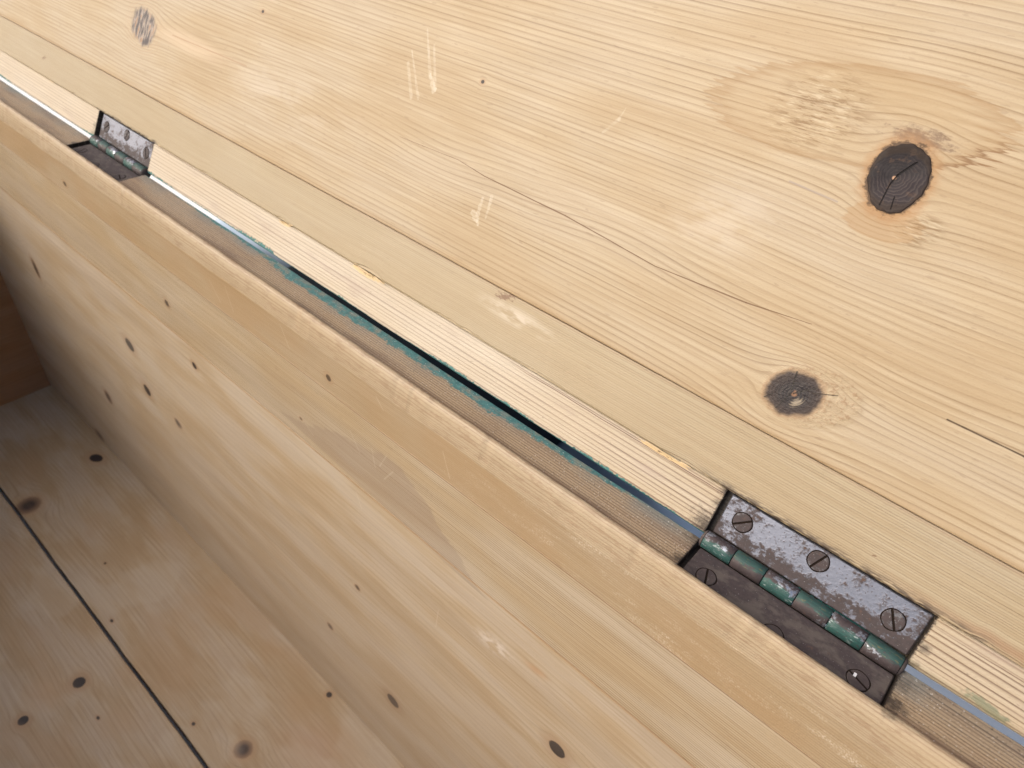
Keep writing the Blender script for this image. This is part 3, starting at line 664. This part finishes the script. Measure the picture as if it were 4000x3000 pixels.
def sh_f(i, x, a, b):
    return a + 0.0006 * wob(x, 7, .9) * (1 if i < 3 else 0.6), b
for y0, y1 in ((-0.1405, YI + 0.002), (-0.300, -0.1436), (-0.45, -0.3025), (-0.5, -0.4525)):
    board('floor_board', mat_floor, frect(y0, y1, ZF), stations(X0, X1, 0.01), shape=sh_f if y1 < 0 and y0 > -0.5 else None, parent=chest)
# ends: boards running front to back, facing inwards
def end_board(z0, z1, x, side):
    pr = [(0.0, z0, z0), (0.0, z1, z1), (0.02 * side, z1, z1 + .02), (0.02 * side, z0, z0 - .02)]
    return board('end_board', mat_end, pr, [-0.5, -0.3, YI], O=(x, 0, 0), A=(1, 0, 0), B=(0, 0, 1), parent=chest, along=(0, 1, 0))
for z0, z1 in ((ZF, -0.222), (-0.2212, -0.001)):
    end_board(z0, z1, X0, -1); end_board(z0, z1, X1, 1)
for z0, z1 in ((ZF, -0.222), (-0.2212, -0.001)):
    board('front_board', mat_back, [(0, z0, z0), (0, z1, z1), (-0.02, z1, z1 + .02), (-0.02, z0, z0 - .02)], [X0 - .02, X1 + .02], O=(0, -0.50, 0), parent=chest)

# ------------------------------------------------------------------ hinges
def slab(name, mat, a0, a1, b0, b1, x0, x1, A, B, parent, label=None, off=0.0):
    bv = 0.00035
    pr = [(a0, b0, a0), (a0, b1 - bv, a0), (a0 + bv, b1, a0 + bv), (a1 - bv, b1, a1 - bv), (a1, b1 - bv, a1), (a1, b0, a1)]
    return board(name, mat, pr, [x0, x0 + bv, (x0 + x1) / 2, x1 - bv, x1], A=A, B=B, parent=parent, label=label,
                 shape=lambda i, x, a, b: (a, b - (bv * .8 if (x in (x0, x1) and b > b0 + .0001) else 0)))
LEAF = -0.0018
def knuckle(x0, x1, A, B, mat, parent):
    r = 0.0036; pr = []; N = 36
    for k in range(N):
        t = math.radians(-90 + 360 * k / N); pr.append((r * math.cos(t), r * math.sin(t), t / (2 * math.pi) * 0.02))
    bv = 0.00022
    def sh(i, x, a, b):
        return (a * 0.93, b * 0.93) if x in (x0, x1) else (a, b)
    o = board('knuckle', mat, pr, [x0, x0 + bv, x0 + .004, x1 - .004, x1 - bv, x1], A=A, B=B, parent=parent, shape=sh)
    for p_ in o.data.polygons: p_.use_smooth = len(p_.vertices) == 4
    return o
def screw(cx, ca, ang, A, B, mat, parent, r=0.0037, label=None, b0=LEAF, tilt=(0, 0)):
    """slotted countersunk head: two half discs either side of a real slot, floor below"""
    A, B, X = Vector(A), Vector(B), Vector((1, 0, 0)); vs, fs, uv = [], [], []
    sw = 0.00042; N = 22; d = Vector((math.cos(ang), math.sin(ang)))
    def P(px, py, h_):
        gx, gy = px * d.x - py * d.y, px * d.y + py * d.x
        vs.append(X * (cx + gx) + A * (ca + gy) + B * (b0 + h_ + gx * tilt[0] + gy * tilt[1])); uv.append((cx + gx + .3, ca + gy))
    for s in (1, -1):
        t0 = math.asin(sw / r)
        for rr, h_ in ((r, -0.0004), (r * 0.985, 0.00012), (r * 0.93, 0.00026)):
            for k in range(N + 1):
                t = t0 + (math.pi - 2 * t0) * k / N; P(rr * math.cos(t), s * max(rr * math.sin(t), sw), h_)
        base = len(vs) - 3 * (N + 1)
        for ring in range(2):
            for k in range(N):
                a0 = base + ring * (N + 1) + k; fs.append((a0, a0 + 1, a0 + N + 2, a0 + N + 1))
        fs.append(tuple(base + 2 * (N + 1) + k for k in range(N + 1)))
        fs.append((base, base + N, base + 2 * N + 1, base + 3 * N + 2, base + 2 * N + 2, base + N + 1))
    # slot floor and the dark ring round the head
    base = len(vs)
    for k in range(40): t = 2 * math.pi * k / 40; P(r * 0.98 * math.cos(t), r * 0.98 * math.sin(t), -0.00018 if False else 0.00004)
    fs.append(tuple(range(base, base + 40)))
    me = mesh_from('screw', vs, fs, uv, mat); me.materials.append(mat_screw_gap)
    me.polygons[len(me.polygons) - 1].material_index = 1
    o = link(bpy.data.objects.new('screw', me), parent, label)
    # countersink: dark gap painted as a thin ring proud of the leaf by a hair
    vs2, fs2, uv2 = [], [], []
    for rr, h_ in ((r * 0.97, 0.00002), (r * 1.10, 0.00004)):
        for k in range(40):
            t = 2 * math.pi * k / 40; q = 1 + (0.02 * math.sin(5 * t + cx * 900) if rr > r else 0)
            vs2.append(X * (cx + rr * q * math.cos(t)) + A * (ca + rr * q * math.sin(t)) + B * (b0 + h_)); uv2.append((0, 0))
    for k in range(40): j = (k + 1) % 40; fs2.append((k, j, 40 + j, 40 + k))
    link(bpy.data.objects.new('countersink', mesh_from('countersink', vs2, fs2, uv2, mat_screw_gap)), parent)
    return o
KA = Vector((0, -1, 0)); KB = Vector((0, 0, 1))
def make_hinge(x0, label):
    """built in hinge space (x from 0), parented to a pin mesh placed at x0"""
    pr = [(0.0019 * math.cos(2 * math.pi * k / 20), 0.0019 * math.sin(2 * math.pi * k / 20), 0.001 * k) for k in range(20)]
    pin = board('hinge', mat_leaf_low, pr, [-0.0004, HL + 0.0006], parent=chest, label=label); pin.location = (x0, 0, 0)
    slab('leaf', mat_leaf_up, 0.0036, 0.0207, LEAF - 0.0018, LEAF, 0.0010, HL - 0.0002, U, NF, pin, 'leaf screwed to the lid, worn bright')
    slab('leaf', mat_leaf_low, 0.0036, 0.0213, LEAF - 0.0016, LEAF + 0.0002, 0.0008, HL - 0.0002, KA, KB, pin, 'leaf screwed to the chest back, dark with rust and dust')
    s = HL / 6
    for k in range(6):
        a, b = k * s + 0.00012, (k + 1) * s - 0.00012
        if k % 2 == 0: knuckle(a, b, U, NF, mat_kn_up, pin)
        else: knuckle(a, b, KA, KB, mat_kn_low, pin)
    for (cx, cv, an) in ((0.0090, 0.0131, 40.8), (0.0380, 0.0158, 66.7), (0.0670, 0.0120, -58.0)):
        screw(cx, cv, math.radians(an), U, NF, mat_screw, pin)
    for (cx, ca, an) in ((0.0092, 0.0142, 69.5), (0.0382, 0.0187, -9.5), (0.0672, 0.0142, 20.0)):
        screw(cx, ca, math.radians(an), KA, KB, mat_screw_low, pin, b0=LEAF + 0.0002)
    # rounded end of the barrel
    def cap(xc, dirn):
        vs, fs, uv = [], [], []; N = 24
        for r_, dx in ((0.0036, 0.0), (0.0034, 0.0005), (0.0028, 0.0010), (0.0016, 0.0013), (0.0001, 0.0014)):
            for k in range(N): t = 2 * math.pi * k / N; vs.append((xc + dx * dirn, r_ * math.cos(t), r_ * math.sin(t))); uv.append((xc, 0.012 + .002 * math.sin(t)))
        for q in range(4):
            for k in range(N): j = (k + 1) % N; fs.append((q * N + k, q * N + j, (q + 1) * N + j, (q + 1) * N + k))
        link(bpy.data.objects.new('end_cap', mesh_from('end_cap', vs, fs, uv, mat_leaf_low, True)), pin)
    cap(HL, 1); cap(0.0, -1)
    return pin
hinge2 = make_hinge(H2, 'near hinge, large in view with blue-grey upper leaf')
hinge1 = bpy.data.objects.new('hinge', hinge2.data); C.objects.link(hinge1); hinge1.parent = chest; hinge1.location = (H1, 0, 0)
hinge1['label'] = 'far hinge at the left with a bright white reflection on its upper leaf'
for ch in list(hinge2.children):
    c = ch.copy(); C.objects.link(c); c.parent = hinge1

# screw in the face of the back rail at the lower right
scr = screw(0.0835, 0.0262, 0.6, (0, 0, -1), (0, -1, 0), mat_wire, chest, r=0.0040, label='shiny dark screw head in the front of the back rail', b0=-YI + 0.0009)

# small paint flake on the near hinge's lower leaf
fl = board('paint_flake', mat_flake, [(-0.0128, 0, 0), (-0.0126, 0.0002, 0), (-0.0140, 0.0003, 0), (-0.0141, 0.0, 0)], [0.0652, 0.0661], O=(0, 0, LEAF + 0.0006), parent=chest, label='small white flake lying on the near hinge')

# splinters lifting off the arris between the rails of the lid
def splinter(x, v, ln, wd, lift, ang, mat=mat_splinter):
    c, s = math.cos(ang), math.sin(ang)
    def P(a, b, h_): return Vector((x + a * c - b * s, 0, 0)) + U * (v + a * s + b * c) + NF * (0.0004 + h_)
    vs = [P(0, -wd / 2, 0), P(0, wd / 2, 0), P(ln * .5, -wd * .4, lift * .5), P(ln * .5, wd * .45, lift * .6), P(ln, 0, lift), P(0, 0, -0.0006), P(ln * .5, 0, lift * .2 - .0002)]
    fs = [(0, 2, 3, 1), (2, 4, 3), (0, 5, 6, 2), (1, 3, 6, 5), (2, 6, 4), (3, 4, 6), (0, 1, 5)]
    link(bpy.data.objects.new('splinter', mesh_from('splinter', vs, fs, [(v_.x, v_.z) for v_ in vs], mat)), lid)
for a in ((-0.222, 0.0214, 0.014, 0.0012, 0.0012, 0.03), (-0.208, 0.0216, 0.010, 0.0010, 0.0015, -0.06), (-0.226, 0.0221, 0.005, 0.0006, 0.0009, 0.2), (-0.284, 0.0216, 0.006, 0.0008, 0.0010, 0.25),
          (-0.293, 0.0216, 0.005, 0.0006, 0.0008, -0.2), (-0.432, 0.0219, 0.006, 0.0007, 0.0008, 0.1), (-0.0385, 0.0214, 0.012, 0.0008, 0.0006, 0.0), (-0.022, 0.0216, 0.006, 0.0008, 0.0010, 0.08), (-0.60, 0.0216, 0.010, 0.0006, 0.0006, 0.0)):
    splinter(*a)

# ------------------------------------------------------------------ ground behind and under the chest
GZ = ZF - 0.022
me = mesh_from('ground', [(-40, -40, GZ), (40, -40, GZ), (40, 40, GZ), (-40, 40, GZ)], [(0, 1, 2, 3)], [(0, 0)] * 4, mat_ground)
gr = link(bpy.data.objects.new('ground', me)); gr['kind'] = 'structure'
# dark mat on a slate blanket, glimpsed through the gap; the lower one added for the soft fade: rounded slabs with rumpled tops
def mat_slab(name, cx, cy, hx, hy, z0, th, material, label):
    vs, fs, uv = [], [], []; NX, NY = 40, 24
    for i in range(NX + 1):
        for j in range(NY + 1):
            a, b = i / NX * 2 - 1, j / NY * 2 - 1
            k = (1 - abs(a) ** 6) * (1 - abs(b) ** 6)
            vs.append((cx + a * hx, cy + b * hy, z0 + 0.002 + th * k ** .5 + 0.002 * math.sin(a * 17 + b * 5) * k)); uv.append((a, b))
    for i in range(NX):
        for j in range(NY): q = i * (NY + 1) + j; fs.append((q, q + 1, q + NY + 2, q + NY + 1))
    base = len(vs)
    rimv = [i * (NY + 1) for i in range(NX + 1)] + [NX * (NY + 1) + j for j in range(1, NY + 1)] + [i * (NY + 1) + NY for i in range(NX - 1, -1, -1)] + [j for j in range(NY - 1, 0, -1)]
    for q in rimv: vs.append((vs[q][0], vs[q][1], z0)); uv.append((vs[q][0], 0))
    for k in range(len(rimv)): j = (k + 1) % len(rimv); fs.append((rimv[k], rimv[j], base + j, base + k))
    mt = link(bpy.data.objects.new(name, mesh_from(name, vs, fs, uv, material, True)))
    mt['label'] = label; mt['category'] = 'mat'
def slate():
    g = G('slate_cloth')
    e = g.x.abs() + (g.noise(g.x * 5.0, g.v * 5.0, 1.0, 3.0) - .5) * 0.25
    g.put(g.b.inputs['Base Color'], g.mix(g.step(0.55, 1.0, e), (0.045, 0.065, 0.09), (0.50, 0.60, 0.70))); g.b.inputs['Roughness'].default_value = 0.9  # pale ends painted to give the soft out-of-focus fade
    return g.m
mat_slab('added_blanket', -0.60, 0.44, 0.58, 0.26, GZ + 0.0005, 0.010, slate(), 'slate blue blanket added for the soft fade, painted into its pale ends, under the dark mat behind the chest')
mat_slab('dark_mat', -0.62, 0.43, 0.30, 0.22, GZ + 0.016, 0.016, mat_dark, 'black mat on the slate blanket, glimpsed through the gap behind the chest')
